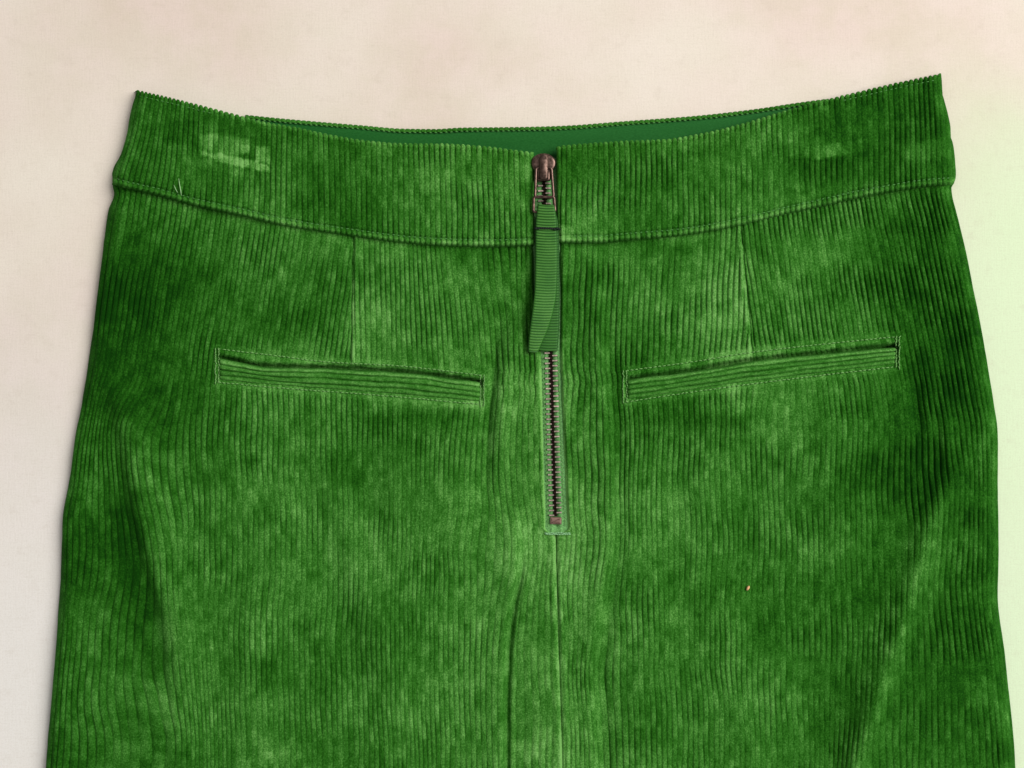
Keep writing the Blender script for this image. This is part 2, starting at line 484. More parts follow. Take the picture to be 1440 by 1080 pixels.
def panel(side):
    ncol = 790 if side < 0 else 760
    yb = 1112.0
    s = np.linspace(0, 1, ncol)[None, :]
    # extra columns where the cloth rounds over at its outer side
    s = (s + 0.012 * np.sin(np.pi * s) * (1 if side > 0 else -1) * 0)
    v = np.concatenate([np.linspace(0, 1, 292), 1 + np.linspace(0.02, 0.28, 24)])[:, None]
    xa0, xb0 = (100, 770) if side < 0 else (790, 1390)
    x0 = xa0 + s * (xb0 - xa0)
    yt = her(SEAM, x0) - 13
    y = yt + v * (yb - yt)
    if side < 0: xa, xb = her(LEFT, y) + 0.3, her(ZIPL, y)
    else: xa, xb = her(ZIPR, y), her(RIGHT, y) - 0.3
    if side < 0:
        B = np.full_like(y, 766.0); x = xa + s * (B - xa)
        t = np.clip((x - (B - 48)) / 48, 0, 1); x = x + (xb - B) * t * t
    else:
        B = np.full_like(y, 795.0); x = B + s * (xb - B)
        t = np.clip(((B + 48) - x) / 48, 0, 1); x = x + (xa - B) * t * t
    z = z_panel(x, y)
    # folded edge along the zip / centre seam
    de = (xb - x) if side < 0 else (x - xa)
    depth = 2.2 - 1.35 * sst(740, 770, y)
    z = z - depth * (1 - np.sqrt(np.clip(de / 4.5, 0, 1)))
    z = z + 0.35 * gs((de - 5) / 4)
    # wales: slanted beside the darts, following the sides, wavering in the lap
    k = 1 - sst(330, 560, y)
    up = np.minimum(y - 540, 0)
    if side < 0:
        xd = 497 + (493 - 497) * (y - 335) / 177
        lft = sig((xd - x) / 0.4)
        slope = lft * (-0.14 - 0.03 * sst(430, 250, x)) + (1 - lft) * (0.03 + 0.07 * sst(520, 640, x) * (1 - sst(690, 730, x)))
        sh = slope * up
        eo = her(LEFT, y) - her(LEFT, 540.0)
        wgt = gs((x - her(LEFT, y)) / 120)
        e = sst(520, 620, y)
        dfo = x - her(FOLD_L, y)
        sh = sh + e * (her(FOLD_L, y) - 205) * 0.55 * gs((dfo - 12) / 45)
        dc = x - her(CREASE, y)
        sh = sh + sst(690, 770, y) * (her(CREASE, y) - 722) * 0.8 * gs(dc / 40) - 0.10 * (np.clip(y, 540, 780) - 540) * gs((x - 640) / 75)
    else:
        xd = 1042 + 16 * (y - 318) / 180
        rgt = sig((x - xd) / 0.4)
        slope = rgt * (0.13 + 0.07 * sst(1080, 1250, x)) + (1 - rgt) * (-0.03 - 0.03 * sst(900, 1000, x))
        sh = slope * up
        eo = her(RIGHT, y) - her(RIGHT, 540.0)
        wgt = gs((x - her(RIGHT, y)) / 120)
        dfo = x - her(FOLD_R, y)
        sh = sh + sst(600, 700, y) * (her(FOLD_R, y) - 1280) * 0.14 * gs(dfo / 45)
        dc = x - her(PLACK_R, y)
        sh = sh + sst(380, 480, y) * (her(PLACK_R, y) - 852) * 0.8 * gs(dc / 35)
    # wales run along the zip
    ez = (her(ZIPL, y) - 765) if side < 0 else (her(ZIPR, y) - 795)
    ez = (765.5 - 765 if side < 0 else 7) * sst(735, 800, y) * 0 + np.where(y > 742, (0.5 if side < 0 else 7.0), ez) * (1 - sst(735, 830, y))
    sh = sh + np.where(y > 540, eo, 0) * wgt + 0.8 * ez * gs((x - 780) / 38)
    sh = sh + 14 * (fbm(x / 170, y / 150, 31, 2) - 0.5) * sst(300, 620, y) + 2.2 * (vnoise(x / 30, y / 45, 37) - 0.5)
    ed = (x - her(LEFT, y)) if side < 0 else (her(RIGHT, y) - x)
    hug = gs(ed / 24)
    sh = sh * (1 - hug) + eo * hug
    u = x - sh
    # extra cloth taken up by the folds
    zx = np.gradient(z, axis=1) / np.maximum(np.gradient(x, axis=1), 1e-6) * 3.0
    ex = np.sqrt(1 + np.clip(zx, -1.3, 1.3) ** 2) - 1
    ex = ex * sst(8, 16, de)
    acc = np.cumsum(ex * np.gradient(x, axis=1), axis=1)
    if side > 0: acc = acc - acc[:, -1:]
    kk = 61
    pad = np.pad(acc, ((kk, kk), (0, 0)), mode='edge')
    cs = np.cumsum(np.vstack([np.zeros((1, acc.shape[1])), pad]), axis=0)
    sm = (cs[2 * kk:] - cs[:-2 * kk])[:acc.shape[0]] / (2 * kk)
    u = u + (0.5 * sm + 0.15 * (acc - sm)) * (1 - hug)
    phi = u / PITCH + (0 if side < 0 else 0.37)
    amp = 0.86 * np.clip(-0.32 + 2.2 * fbm(x / 60, y / 50, 41, 3), 0.22, 1.25)
    wid = np.floor(phi)
    amp = amp * (0.82 + 0.36 * vnoise(wid * 2.3 + 0.5, y / 50, 43))
    amp = amp * (1 + 0.35 * gs(ed / 130)) * (1 + 0.2 * gs((y - 400) / 160))
    amp = amp * (1 - 0.22 * sst(600, 760, y))
    if side > 0: amp = amp * (1 - 0.55 * gs(dfo / 13) * sst(620, 700, y))
    # cloth pressed flat around stitching
    fl = 0
    for p in POCKETS:
        ins = sst(p['x0'] - 10, p['x0'], x) * (1 - sst(p['x1'], p['x1'] + 10, x))
        fl = np.maximum(fl, ins * sst(-9, -5, y - her(p['top'], x)) * (1 - sst(4, 10, y - her(p['bot'], x))))
    fl = np.maximum(fl, 0.6 * (1 - sst(3, 9, de)))
    amp = amp * (1 - 0.75 * fl)
    nap_shade = nap_field(x, y, phi, 50) + 1.3 * blobs(x, y, NAP_SHADE) - 0.15 * gs(ed / 100) + 0.11 * gs((x - 775) / 85) + 0.10 * fl + 0.40 * (1 - sst(1.5, 5, de)) * sst(480, 520, y) * (1 - 0.7 * sst(750, 765, y))  # broad sheen put into the colour: centre lighter, sides darker
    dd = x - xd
    nap_shade = nap_shade + 0.20 * gs((dd - (2.5 if side < 0 else -2.5)) / 3.0) * (1 - sst(495, 512, y)) * sst(0.35, 0.75, vnoise(y / 16, x * 0, 71))
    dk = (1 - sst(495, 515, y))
    if side < 0: nap_shade = nap_shade + dk * np.where(dd > 0, 0.11 * np.exp(-np.abs(dd) / 60), -0.05 * np.exp(-np.abs(dd) / 40))  # lit and shaded sides of the dart painted into the colour
    else: nap_shade = nap_shade + dk * np.where(dd < 0, 0.09 * np.exp(-np.abs(dd) / 60), -0.06 * np.exp(-np.abs(dd) / 40))  # same painted light and shade, mirrored for the right dart
    if side < 0: nap_shade = nap_shade + 0.18 * gs((dfo - 10) / 10) * sst(560, 640, y) * (1 - sst(880, 980, y)) - 0.18 * gs((dfo + 18) / 22) * sst(560, 640, y) * (1 - sst(900, 1000, y))  # left fold: lit ridge and shaded side put into the colour
    else: nap_shade = nap_shade + 0.17 * gs((dfo - 2) / 13) * sst(640, 720, y) - 0.10 * gs((dfo + 50) / 35) * sst(600, 680, y) * (1 - sst(900, 1050, y))  # right fold: ridge highlight and valley shade put into the colour
    w = wale(phi)
    nap_shade = nap_shade + 0.10 * (w - 0.6)  # shade in the grooves between wales painted in
    P = stack(x, y, z)
    N = normals(P)
    P = P + N * ((w - 0.75) * amp * 1e-3)[..., None]
    return grid_obj("back_panel", P, nap_shade, M_CORD, skirt)

pl = panel(-1); pr = panel(1)

def band_sheet(x0f, x1f, ncol, seed, zfun, ybot_f, ytop_f, inner, name, phase, shfun, marks):
    """a waistband: seam at the bottom, rolled over the lip at the top"""
    s = np.linspace(0, 1, ncol)[None, :]
    v = np.concatenate([np.linspace(0, 0.9, 80), np.linspace(0.9, 1, 26)[1:]])[:, None]
    xn = 190 + 0 * v + s * 0
    # x limits depend on height
    xm = x0f(220.) + s * (x1f(220.) - x0f(220.))
    yb, yt = ybot_f(xm), ytop_f(xm)
    y = yb + v * (yt - yb)
    x = x0f(y) + s * (x1f(y) - x0f(y))
    yb, yt = ybot_f(x), ytop_f(x)
    y = yb + v * (yt - yb)
    z = zfun(x, y)
    db = yb - y
    z = z - 2.6 * (1 - np.sqrt(np.clip(1 - (1 - np.clip(db / 4.5, 0, 1)) ** 2, 0, 1))) + 0.8 * gs((db - 5.5) / 3.0) - 0.9 * gs((db - 10.5) / 1.7)
    dt = y - yt
    # roll over the lip: last rows turn down behind it
    z = z - 1.6 * (1 - np.sqrt(np.clip(1 - (1 - np.clip(dt / 5, 0, 1)) ** 2, 0, 1)))
    n2 = 9
    xr, yr, zr = [x], [y], [z]
    zt = z[-1]
    for k in range(1, n2):
        a = k / (n2 - 1)
        xr.append(x[-1:]); yr.append(y[-1:] + 3.5 * a * a); zr.append((zt - 4.2 * a)[None])
    x = np.vstack(xr); y = np.vstack(yr); z = np.vstack(zr)
    db = np.vstack([db] + [db[-1:]] * (n2 - 1)); dt = np.vstack([dt] + [dt[-1:] * 0] * (n2 - 1))
    return x, y, z, db, dt

def finish_band(x, y, z, db, dt, phi, seed, name, marks, parent, endx, ends):
    amp = 1.0 * np.clip(-0.3 + 2.1 * fbm(x / 55, y / 40, seed, 3), 0.25, 1.25)
    wid = np.floor(phi)
    amp = amp * (0.8 + 0.4 * vnoise(wid * 2.3 + 0.5, y / 40, seed + 3))
    lipw = 1 - sst(2, 9, dt)
    amp = amp + (1.4 * (0.72 + 0.56 * vnoise(np.floor(phi) * 5.17, 0 * y, seed + 31)) - amp) * lipw
    amp = amp + (1.2 - amp) * gs((db - 5) / 5)
    amp = amp * (0.3 + 0.7 * sst(0, 4, db))
    nap_shade = nap_field(x, y, phi, seed + 20) - 0.03 - 0.12 * gs((x - 190) / 80) - 0.10 * gs((x - 1300) / 90) - 0.05 * gs((x - 470) / 60)
    nap_shade = nap_shade + 0.20 * gs((db - 5) / 4) + 0.22 * gs(dt / 4.0) * sst(200, 320, x) * (1 - sst(1180, 1290, x))
    for (poly, val, flat) in marks:
        # pressed pile: a patch bounded by straight sides
        poly = np.array(poly, float)
        m = np.ones_like(x)
        c = poly.mean(0)
        for i in range(len(poly)):
            a, b = poly[i], poly[(i + 1) % len(poly)]
            nrm = np.array([b[1] - a[1], a[0] - b[0]]); nrm /= np.linalg.norm(nrm)
            if np.dot(c - a, nrm) < 0: nrm = -nrm
            d = (x - a[0]) * nrm[0] + (y - a[1]) * nrm[1] + 3.0 * (vnoise(x / 6, y / 6, 88) - 0.5)
            m = m * sst(-2.2, 2.2, d)
        nap_shade = nap_shade + val * m * (0.6 + 0.7 * vnoise(wid * 1.9, y / 12, 89))
        amp = amp * (1 - flat * m)
    z = z - 1.6 * (1 - np.sqrt(np.clip(np.abs(x - endx(y)) / 5.0, 0, 1)))
    w = wale(phi)
    tt = phi - np.floor(phi)
    w = w + (np.sqrt(np.maximum(1 - (2 * tt - 1) ** 2, 0)) - w) * np.maximum(lipw, gs((db - 5) / 5))
    nap_shade = nap_shade + 0.10 * (w - 0.6)  # groove shade painted in on the band too
    P = stack(x, y, z)
    N = normals(P)
    N = -N      # rows run upwards here
    P = P + N * ((w - 0.75) * amp * 1e-3)[..., None]
    return grid_obj(name, P, nap_shade, M_CORD, parent, flip=True)

seam_f = lambda x: her(SEAM, x)
lip_f = lambda x: her(LIP, x)
def zb_l(y): return 750.5 + 0.0 * (np.asarray(y, float) - 215)
def zb_r(y): return 782.0 + 0.030 * (np.asarray(y, float) - 215)

def fix_normals_up(o):
    me = o.data
    n = np.empty(len(me.polygons) * 3, np.float32); me.polygons.foreach_get("normal", n)
    if n.reshape(-1, 3)[:, 2].mean() < 0: me.flip_normals()

# left half
LM = [([(281, 207), (282, 190), (300, 186), (352, 196), (352, 214), (318, 222)], 0.26, 0.45),
      ([(281, 207), (300, 210), (345, 223), (379, 229), (381, 242), (345, 237), (283, 218)], 0.52, 0.5), ([(361, 206), (379, 207), (381, 232), (359, 227)], 0.38, 0.4),
      ([(340, 203), (352, 205), (352, 218), (338, 214)], 0.20, 0.4),
      ([(258, 220), (300, 224), (360, 242), (360, 252), (300, 240), (258, 230)], 0.10, 0.1),
      ([(200, 175), (275, 170), (275, 205), (200, 200)], -0.12, 0.0),
      ([(283, 160), (375, 178), (378, 205), (283, 186)], -0.10, 0.3),
      ([(560, 235), (640, 240), (640, 275), (575, 270)], 0.10, 0.3)]
RM = [([(1108, 190), (1150, 168), (1170, 190), (1214, 185), (1214, 212), (1150, 224), (1108, 221)], 0.15, 0.5),
      ([(1142, 205), (1213, 196), (1214, 213), (1148, 225)], 0.16, 0.4),
      ([(1085, 170), (1166, 146), (1172, 170), (1100, 205)], 0.08, 0.4),
      ([(1268, 205), (1325, 196), (1325, 225), (1268, 225)], 0.10, 0.2),
      ([(785, 315), (806, 318), (806, 340), (785, 340)], 0.26, 0.6),
      ([(1170, 140), (1310, 110), (1318, 165), (1175, 180)], -0.10, 0.0)]

def waistbands():
    x, y, z, db, dt = band_sheet(lambda y: her(LEFT, y) + 0.3, zb_l, 720, 0, z_band, seam_f, lip_f, True, "waistband", 0, None, None)
    sl = -0.26 * gs((x - 180) / 70) - 0.04 * gs((x - 330) / 120) + 0.02
    u = x - sl * (y - 230) + 3.0 * (fbm(x / 60, y / 60, 91, 2) - 0.5)
    h = gs((x - her(LEFT, y)) / 16); u = u * (1 - h) + (x - her(LEFT, y) + 163) * h
    o = finish_band(x, y, z, db, dt, u / PITCH, 100, "waistband", LM, skirt, zb_l, None)
    fix_normals_up(o)
    x, y, z, db, dt = band_sheet(zb_r, lambda y: her(RIGHT, y) - 0.3, 700, 0, z_band, seam_f, lip_f, True, "waistband", 0, None, None)
    sl = 0.05 * gs((x - 1330) / 40) + 0.03 * gs((x - 1150) / 120)
    u = x - sl * (y - 230) + 3.0 * (fbm(x / 60, y / 60, 93, 2) - 0.5)
    o2 = finish_band(x, y, z, db, dt, u / PITCH + 0.2, 120, "waistband", RM, skirt, zb_r, None)
    fix_normals_up(o2)
    return o, o2
wb_l, wb_r = waistbands()

# ---- the far (front) side of the skirt, seen inside the waist opening
def rear():
    # corduroy rim
    x = np.linspace(196, 1318, 1240)[None, :] + np.zeros((14, 1))
    ry = her(REAR, x)
    ry = np.maximum(ry, her(LIP, x) - 60)
    ry = np.where(x < 345, np.maximum(ry, her(LIP, x) + 2 * sst(345, 300, x)), ry)
    ry = np.where(x > 1165, np.maximum(ry, her(LIP, x) + 2.5), ry)
    k = np.linspace(0, 1, 14)[:, None]
    th = k * math.pi * 0.95
    y = ry + 3.0 - 3.2 * np.sin(th)* 0.9 + k * 3.0
    z = 2.6 - 1.9 * np.cos(th) + 0.0 * x
    phi = x / PITCH * 1.02
    P = stack(x, y, z)
    N = normals(P)
    fixs = np.sign(N[-3, 600, 2])
    P = P + N * fixs * ((wale(phi) - 0.5) * 0.5e-3)[..., None]
    nap_shade = 0.46 + 0.3 * (fbm(x / 40, y / 20, 140, 2) - 0.5)
    o = grid_obj("front_waistband", P, nap_shade, M_CORD, skirt, flip=True)
    fix_normals_up(o)
    # smooth lining
    x = np.linspace(200, 1314, 300)[None, :] + np.zeros((30, 1))
    ry = her(REAR, x)
    ry = np.where(x < 345, np.maximum(ry, her(LIP, x) + 2 * sst(345, 300, x)), ry)
    ry = np.where(x > 1165, np.maximum(ry, her(LIP, x) + 2.5), ry)
    k = np.linspace(0, 1, 30)[:, None]
    y = ry + 4.6 + k * 70
    z = 3.7 - 2.2 * sst(0, 0.6, k) + 0.5 * (fbm(x / 120, y / 30, 141, 2) - 0.5)
    l = grid_obj("lining", stack(x, y, z), None, M_LINE, o)
    fix_normals_up(l)
    # stitch row along the lining
    mb = MB()
    xx = 340.0
    rng = np.random.default_rng(5)
    while xx < 1168:
        yc = float(her(REAR, xx)) + 6.2
        y1 = float(her(REAR, xx + 4.6)) + 6.2
        zc = 4.25
        mb.tube([np.array(W(xx, yc, zc - .2)), np.array(W(xx + 2.3, (yc + y1) / 2 + rng.normal(0, .2), zc + .15)), np.array(W(xx + 4.6, y1, zc - .2))], [0.00018, 0.00028, 0.00018], 5)
        xx += 7.3
    st = mb.build("lining_stitches", M_THREAD, o); st["kind"] = "stuff"
rear()

def front_panel():
    y = np.linspace(285, 1345, 90)[:, None] + np.zeros((1, 120))
    s = np.linspace(0, 1, 120)[None, :]
    x = her(LEFT, y) + 5 + s * (her(RIGHT, y) - her(LEFT, y) - 10)
    z = 1.0 + 0 * x
    o = grid_obj("front_panel", stack(x, y, z), 0.4 + 0 * x, M_CORD, skirt)
    fix_normals_up(o)
front_panel()

# ------------------------------------------------------------------ stitching on the outside
def stitches(name, material, parent, pts, pitch, length, r, zf, lift, seed, wob=0.4):
    """pts: dense polyline in pixels; short raised stitches along it"""
    rng = np.random.default_rng(seed)
    pts = np.asarray(pts, float)
    seg = np.concatenate([[0], np.cumsum(np.linalg.norm(np.diff(pts, axis=0), axis=1))])
    mb = MB(); t = 0.5
    while t + length < seg[-1]:
        L = length * rng.uniform(0.85, 1.12)
        ts = np.array([t, t + L * .25, t + L * .5, t + L * .75, t + L])
        xs = np.interp(ts, seg, pts[:, 0]) + rng.normal(0, wob * .4); ys = np.interp(ts, seg, pts[:, 1]) + rng.normal(0, wob, 5) * .6
        zs = zf(xs, ys) + lift + np.array([-.35, .0, .12, .0, -.35])
        mb.tube(np.stack(W(xs, ys, zs), -1), np.array([.6, .95, 1, .95, .6]) * r * 1e-3 * rng.uniform(.85, 1.15), 5)
        t += pitch * rng.uniform(0.92, 1.08)
    o = mb.build(name, material, parent)
    o["kind"] = "stuff"
    return o

for o, xa, xb, sd in ((wb_l, 164, 746, 1), (wb_r, 806, 1336, 2)):
    xs = np.linspace(xa, xb, 300)
    stitches("topstitching", M_THREAD, o, np.stack([xs, her(SEAM, xs) - 10.2], 1), 7.2, 4.6, 0.24, z_band, -0.45, sd)
for o, xa, xb, sd in ((wb_l, 196, 300, 3), (wb_r, 1185, 1318, 4)):
    xs = np.linspace(xa, xb, 100)
    stitches("edge_stitching", M_THREAD, o, np.stack([xs, her(LIP, xs) + 7.0], 1), 7.4, 4.4, 0.2, z_band, 0.1, sd)

# ------------------------------------------------------------------ pockets
def pocket(p, seed):
    nx, nv = 330, 40
    x = np.linspace(p['x0'] + 3.5, p['x1'] - 3.5, nx)[None, :] + np.zeros((nv, 1))
    v = np.linspace(0, 1, nv)[:, None]
    ya = her(p['slit'], x) + 2.6 + 1.8 * vnoise(x / 35, 0 * x, seed + 40); yb = her(p['low'], x) + 1.5
    y = ya + v * (yb - ya)
    z = z_panel(x, y)
    bow = 0.9 * np.sin(np.pi * np.clip((x - p['x0']) / (p['x1'] - p['x0']), 0, 1)) ** 0.5
    z = z_panel(x, her(p['bot'], x) + 6) - 0.25 + 0.5 * bow * (1 - v) + 0.7 * np.sin(np.pi * v) + 0.6 * (fbm(x / 45, v * 1.5, seed + 41, 2) - 0.5)
    z = z - 2.6 * (1 - np.sqrt(np.clip(v / 0.10, 0, 1))) - 0.9 * (1 - np.sqrt(np.clip((1 - v) / 0.10, 0, 1)))
    e = np.minimum(x - x[:, :1], x[:, -1:] - x)
    z = z - 0.9 * (1 - np.sqrt(np.clip(e / 4, 0, 1)))
    ph = v * 4.0 + 0.10 * (fbm(x / 40, v * 3, seed, 2) - 0.5) * 4 + 0.02
    ph = np.clip(ph, 0.0, 3.999)
    amp = 1.5 * (0.5 + 0.9 * fbm(x / 50, v * 4, seed + 3, 2))
    w = wale(ph)
    P = stack(x, y, z)
    P[..., 2] += (w - 0.7) * amp * 1e-3
    nap_shade = 0.52 + 0.25 * (fbm(x / 60, v * 5, seed + 4, 3) - 0.5) + 0.25 * (w - 0.5)  # last term paints shade into the welt grooves
    nap_shade = nap_shade + 0.14 * gs((ph - 0.6) / 0.4)
    o = grid_obj("pocket_welt", P, nap_shade, M_CORD, skirt)
    fix_normals_up(o)
    zl = lambda a, b: z_panel(a, b) + 0.45
    xs = np.linspace(p['x0'], p['x1'], 200)
    stitches("topstitching", M_PALE, o, np.stack([xs, her(p['top'], xs)], 1), 6.4, 4.9, 0.25, zl, 0.15, seed + 7)
    stitches("topstitching", M_PALE, o, np.stack([xs, her(p['bot'], xs)], 1), 6.4, 4.9, 0.25, zl, 0.15, seed + 8)
    rng = np.random.default_rng(seed)
    for xc in (p['x0'], p['x1']):
        mb = MB()
        y0 = float(her(p['top'], xc)); y1 = float(her(p['bot'], xc))
        for lane in (-2.4, 2.2):
            yy = y0 - 1
            while yy < y1:
                L = rng.uniform(3.4, 5.2)
                xs_ = np.array([xc + lane + rng.normal(0, .7), xc + lane + rng.normal(0, .4), xc + lane + rng.normal(0, .7)])
                ys_ = np.array([yy, yy + L / 2, yy + L])
                zz = z_panel(xs_, ys_).max() + np.array([0.25, .55, 0.25])
                mb.tube(np.stack(W(xs_, ys_, zz), -1), [0.00018, 0.00027, 0.00018], 5)
                yy += L * 0.85
        b = mb.build("bar_tack", M_PALE, o); b["kind"] = "stuff"
    return o
pocket(POCKETS[0], 200); pocket(POCKETS[1], 230)

# ------------------------------------------------------------------ zip
def z_zip(y):
    y = np.asarray(y, float)
    base = z_panel(np.full_like(y, 815.0), y)
    return np.where(y < 335, 6.6, np.minimum(base, 8.9) - 1.2 + 0.0 * y)

def zip_tape():
    ny, nx = 280, 42
    y = np.linspace(222, 752, ny)[:, None] + np.zeros((1, nx))
    s = np.linspace(-1, 1, nx)[None, :]
    c = her(ZIPC, y)
    hw = 20 + 3 * sst(600, 745, y)
    x = c + s * hw + 1.0 * sst(500, 740, y)
    zc = z_zip(y[:, 0]); kk = 25
    pad = np.pad(zc, kk, mode='edge'); zc = np.convolve(pad, np.ones(2 * kk + 1) / (2 * kk + 1), 'valid')
    a = np.abs(s * hw)
    z = zc[:, None] + 0.35 * gs((a - 6.5) / 2.2) - 0.9 * gs(a / 2.2) * (y < 742)
    # woven cord edge
    z = z + 0.14 * np.sin(y / 1.55) * gs((a - 12) / 2.5)
    o = grid_obj("zipper", stack(x, y, z), None, M_TAPE, skirt)
    fix_normals_up(o)
    return o, y[:, 0], zc
zipper, ZY, ZZ = zip_tape()
def zz_at(y): return float(np.interp(y, ZY, ZZ))

def tooth_mesh():
    """a cast tooth, pixel units: arm from the tape to the middle, head at x = 0"""
    me = bpy.data.meshes.new("tooth")
    def blk(pts, z0, z1, ins):
        p = np.array(pts, float); c = p.mean(0)
        q = c + (p - c) * np.array(ins)
        return [[(*a, z0) for a in p], [(*a, z0 + (z1 - z0) * .65) for a in p], [(*a, z1) for a in q]]
    mb = MB()
    S = 1 / 3000
    arm = blk([(-9.0, -1.35), (-1.6, -1.15), (-1.6, 1.15), (-9.0, 1.35)], 0, 1.0, (0.94, .7))
    mb.rings([[(a[0] * S, a[1] * S, a[2] * 1e-3) for a in r] for r in arm])
    n1 = len(mb.f)
    head = blk([(-2.6, -1.0), (-1.2, -1.9), (1.8, -1.6), (2.6, 0), (1.8, 1.6), (-1.2, 1.9), (-2.6, 1.0)], 0.02, 0.75, (.8, .7))
    mb.rings([[(a[0] * S, a[1] * S, a[2] * 1e-3) for a in r] for r in head])
    me.from_pydata(mb.v, [], mb.f); me.update()
    me.materials.append(M_BRIGHT); me.materials.append(M_DARK)
    bm = bmesh.new(); bm.from_mesh(me); bmesh.ops.recalc_face_normals(bm, faces=bm.faces); bm.to_mesh(me); bm.free()
    for i, f in enumerate(me.polygons): f.material_index = 0 if (i < n1 and (f.normal.z > 0.3)) else 1  # sides and heads get the painted shadow tone, arm tops stay bright
    return me

def teeth():
    me = tooth_mesh()
    rng = np.random.default_rng(9)
    y = 226.0; k = 0
    while y < 727:
        side = k % 2
        c = float(her(ZIPC, y)); zc = zz_at(y)
        o = bpy.data.objects.new("tooth", me)
        wx, wy, wz = W(c, y, zc + 0.30)
        o.location = (float(wx), float(wy), float(wz))
        sl = (float(her(ZIPC, y + 10)) - float(her(ZIPC, y - 10))) / 20
        o.rotation_euler = (rng.normal(0, .03), rng.normal(0, .03), (math.pi if side else 0) + math.atan(sl) + rng.normal(0, .025))
        o.parent = zipper
        COL.objects.link(o)
        y += 3.56; k += 1
teeth()

def outline_obj(name, pts, levels, material, parent, cx, cy, rot=0.0, smooth=True):
    """levels: list of (scale_x, scale_y, inset_px, zmm) rings from bottom to top"""
    p = np.array(pts, float)
    mb = MB(); rings = []
    t = np.roll(p, -1, 0) - np.roll(p, 1, 0); t /= np.linalg.norm(t, axis=1, keepdims=True)
    nrm = np.stack([t[:, 1], -t[:, 0]], 1)
    if np.sum(nrm * (p - p.mean(0))) < 0: nrm = -nrm
    for ins, zmm in levels:
        q = p - nrm * ins
        xr = q[:, 0] * math.cos(rot) - q[:, 1] * math.sin(rot); yr = q[:, 0] * math.sin(rot) + q[:, 1] * math.cos(rot)
        zz = zmm(q) if callable(zmm) else np.full(len(q), zmm)
        rings.append(np.stack(W(cx + xr, cy + yr, zz), -1))
    mb.rings(rings)
    return mb.build(name, material, parent, smooth)

def resample(pts, n):
    p = np.array(pts, float)
    q = np.vstack([p, p[:1]])
    s = np.concatenate([[0], np.cumsum(np.linalg.norm(np.diff(q, axis=0), axis=1))])
    t = np.linspace(0, s[-1], n, endpoint=False)
    r = np.stack([np.interp(t, s, q[:, 0]), np.interp(t, s, q[:, 1])], 1)
    for _ in range(2): r = 0.5 * r + 0.25 * (np.roll(r, 1, 0) + np.roll(r, -1, 0))
    return r

def slider():
    half = [(0, -20), (6, -19.5), (11, -17), (15.6, -13.5), (17.4, -8.5), (17.2, -2.5), (14.2, 3.0), (11.6, 6.5), (10.8, 12), (10.4, 19.5)]
    pts = half + [(-x, y) for x, y in half[::-1] if x > 0]
    pts = resample(pts, 64)
    z0 = 10.3
    b = outline_obj("slider_body", pts, [(0.6, z0 - 1.6), (0, z0 - 1.2), (0, z0 + 0.2), (0.7, z0 + 0.75), (2.0, z0 + 1.0), (4.5, z0 + 1.05)], M_COPPER, zipper, 764.3, 235.5, 0.02)
    hb = [(0, -19.5), (4.0, -19), (5.6, -16.5), (6.0, -5), (6.1, 8), (5.9, 16.2), (4.6, 17.8), (0, 18)]
    pb = resample(hb + [(-x, y) for x, y in hb[::-1] if x > 0], 56)
    arch = lambda h: (lambda q: z0 + 0.9 + h * (0.35 + 0.65 * np.cos(np.clip((q[:, 1] - 1) / 19, -1, 1) * math.pi / 2)))
    outline_obj("slider_bridge", pb, [(0, z0 + 0.3), (0, arch(1.5)), (0.8, arch(2.0)), (2.2, arch(2.25))], M_COPPER, zipper, 764.8, 235.2, 0.02)
    # pull: wire frame hanging from the bridge, with a wider loop for the ribbon
    def wire(name, pts, r):
        mb = MB()
        P = np.array([np.array(W(x, y, z)) for x, y, z in pts])
        mb.tube(P, r, 8, closed=True)
        return mb.build(name, M_COPPER, zipper)
    def rrect(x0, x1, x2, x3, y0, y1, za, zb, rc):
        """trapezoid with rounded corners: top x0..x1, bottom x2..x3"""
        c = [(x0, y0), (x1, y0), (x3, y1), (x2, y1)]
        out = []
        for i in range(4):
            p = np.array(c[i]); a = np.array(c[i - 1]); b = np.array(c[(i + 1) % 4])
            u = (a - p) / np.linalg.norm(a - p); v = (b - p) / np.linalg.norm(b - p)
            for t in np.linspace(0, 1, 6):
                q = p + u * rc * (1 - t) ** 2 + v * rc * t ** 2
                f = (q[1] - y0) / (y1 - y0)
                out.append((q[0], q[1], za + (zb - za) * f))
        # denser straight parts
        return out
    wire("pull_frame", rrect(753.8, 775.6, 752.4, 778.6, 236, 277.5, 11.6, 11.9, 3.5), 0.0007)
    wire("pull_loop", rrect(750.8, 779.2, 750.0, 780.6, 277.0, 298.0, 11.9, 11.5, 2.6), 0.0007)
slider()

def bottom_stop():
    c = [(-8.2, -5.2), (8.2, -5.2), (8.2, 5.2), (-8.2, 5.2)]
    p = resample(c, 48)
    z0 = zz_at(732)
    outline_obj("bottom_stop", p, [(0, z0 - 0.2), (0, z0 + 0.85), (0.8, z0 + 1.2), (2.4, z0 + 1.3)], M_BRIGHT_STOP, zipper, 781.6, 732.2, 0.03, False)
M_BRIGHT_STOP = mat_metal("bottom_stop_copper", (0.20, 0.115, 0.09), (0.36, 0.24, 0.20), 0.6)
bottom_stop()

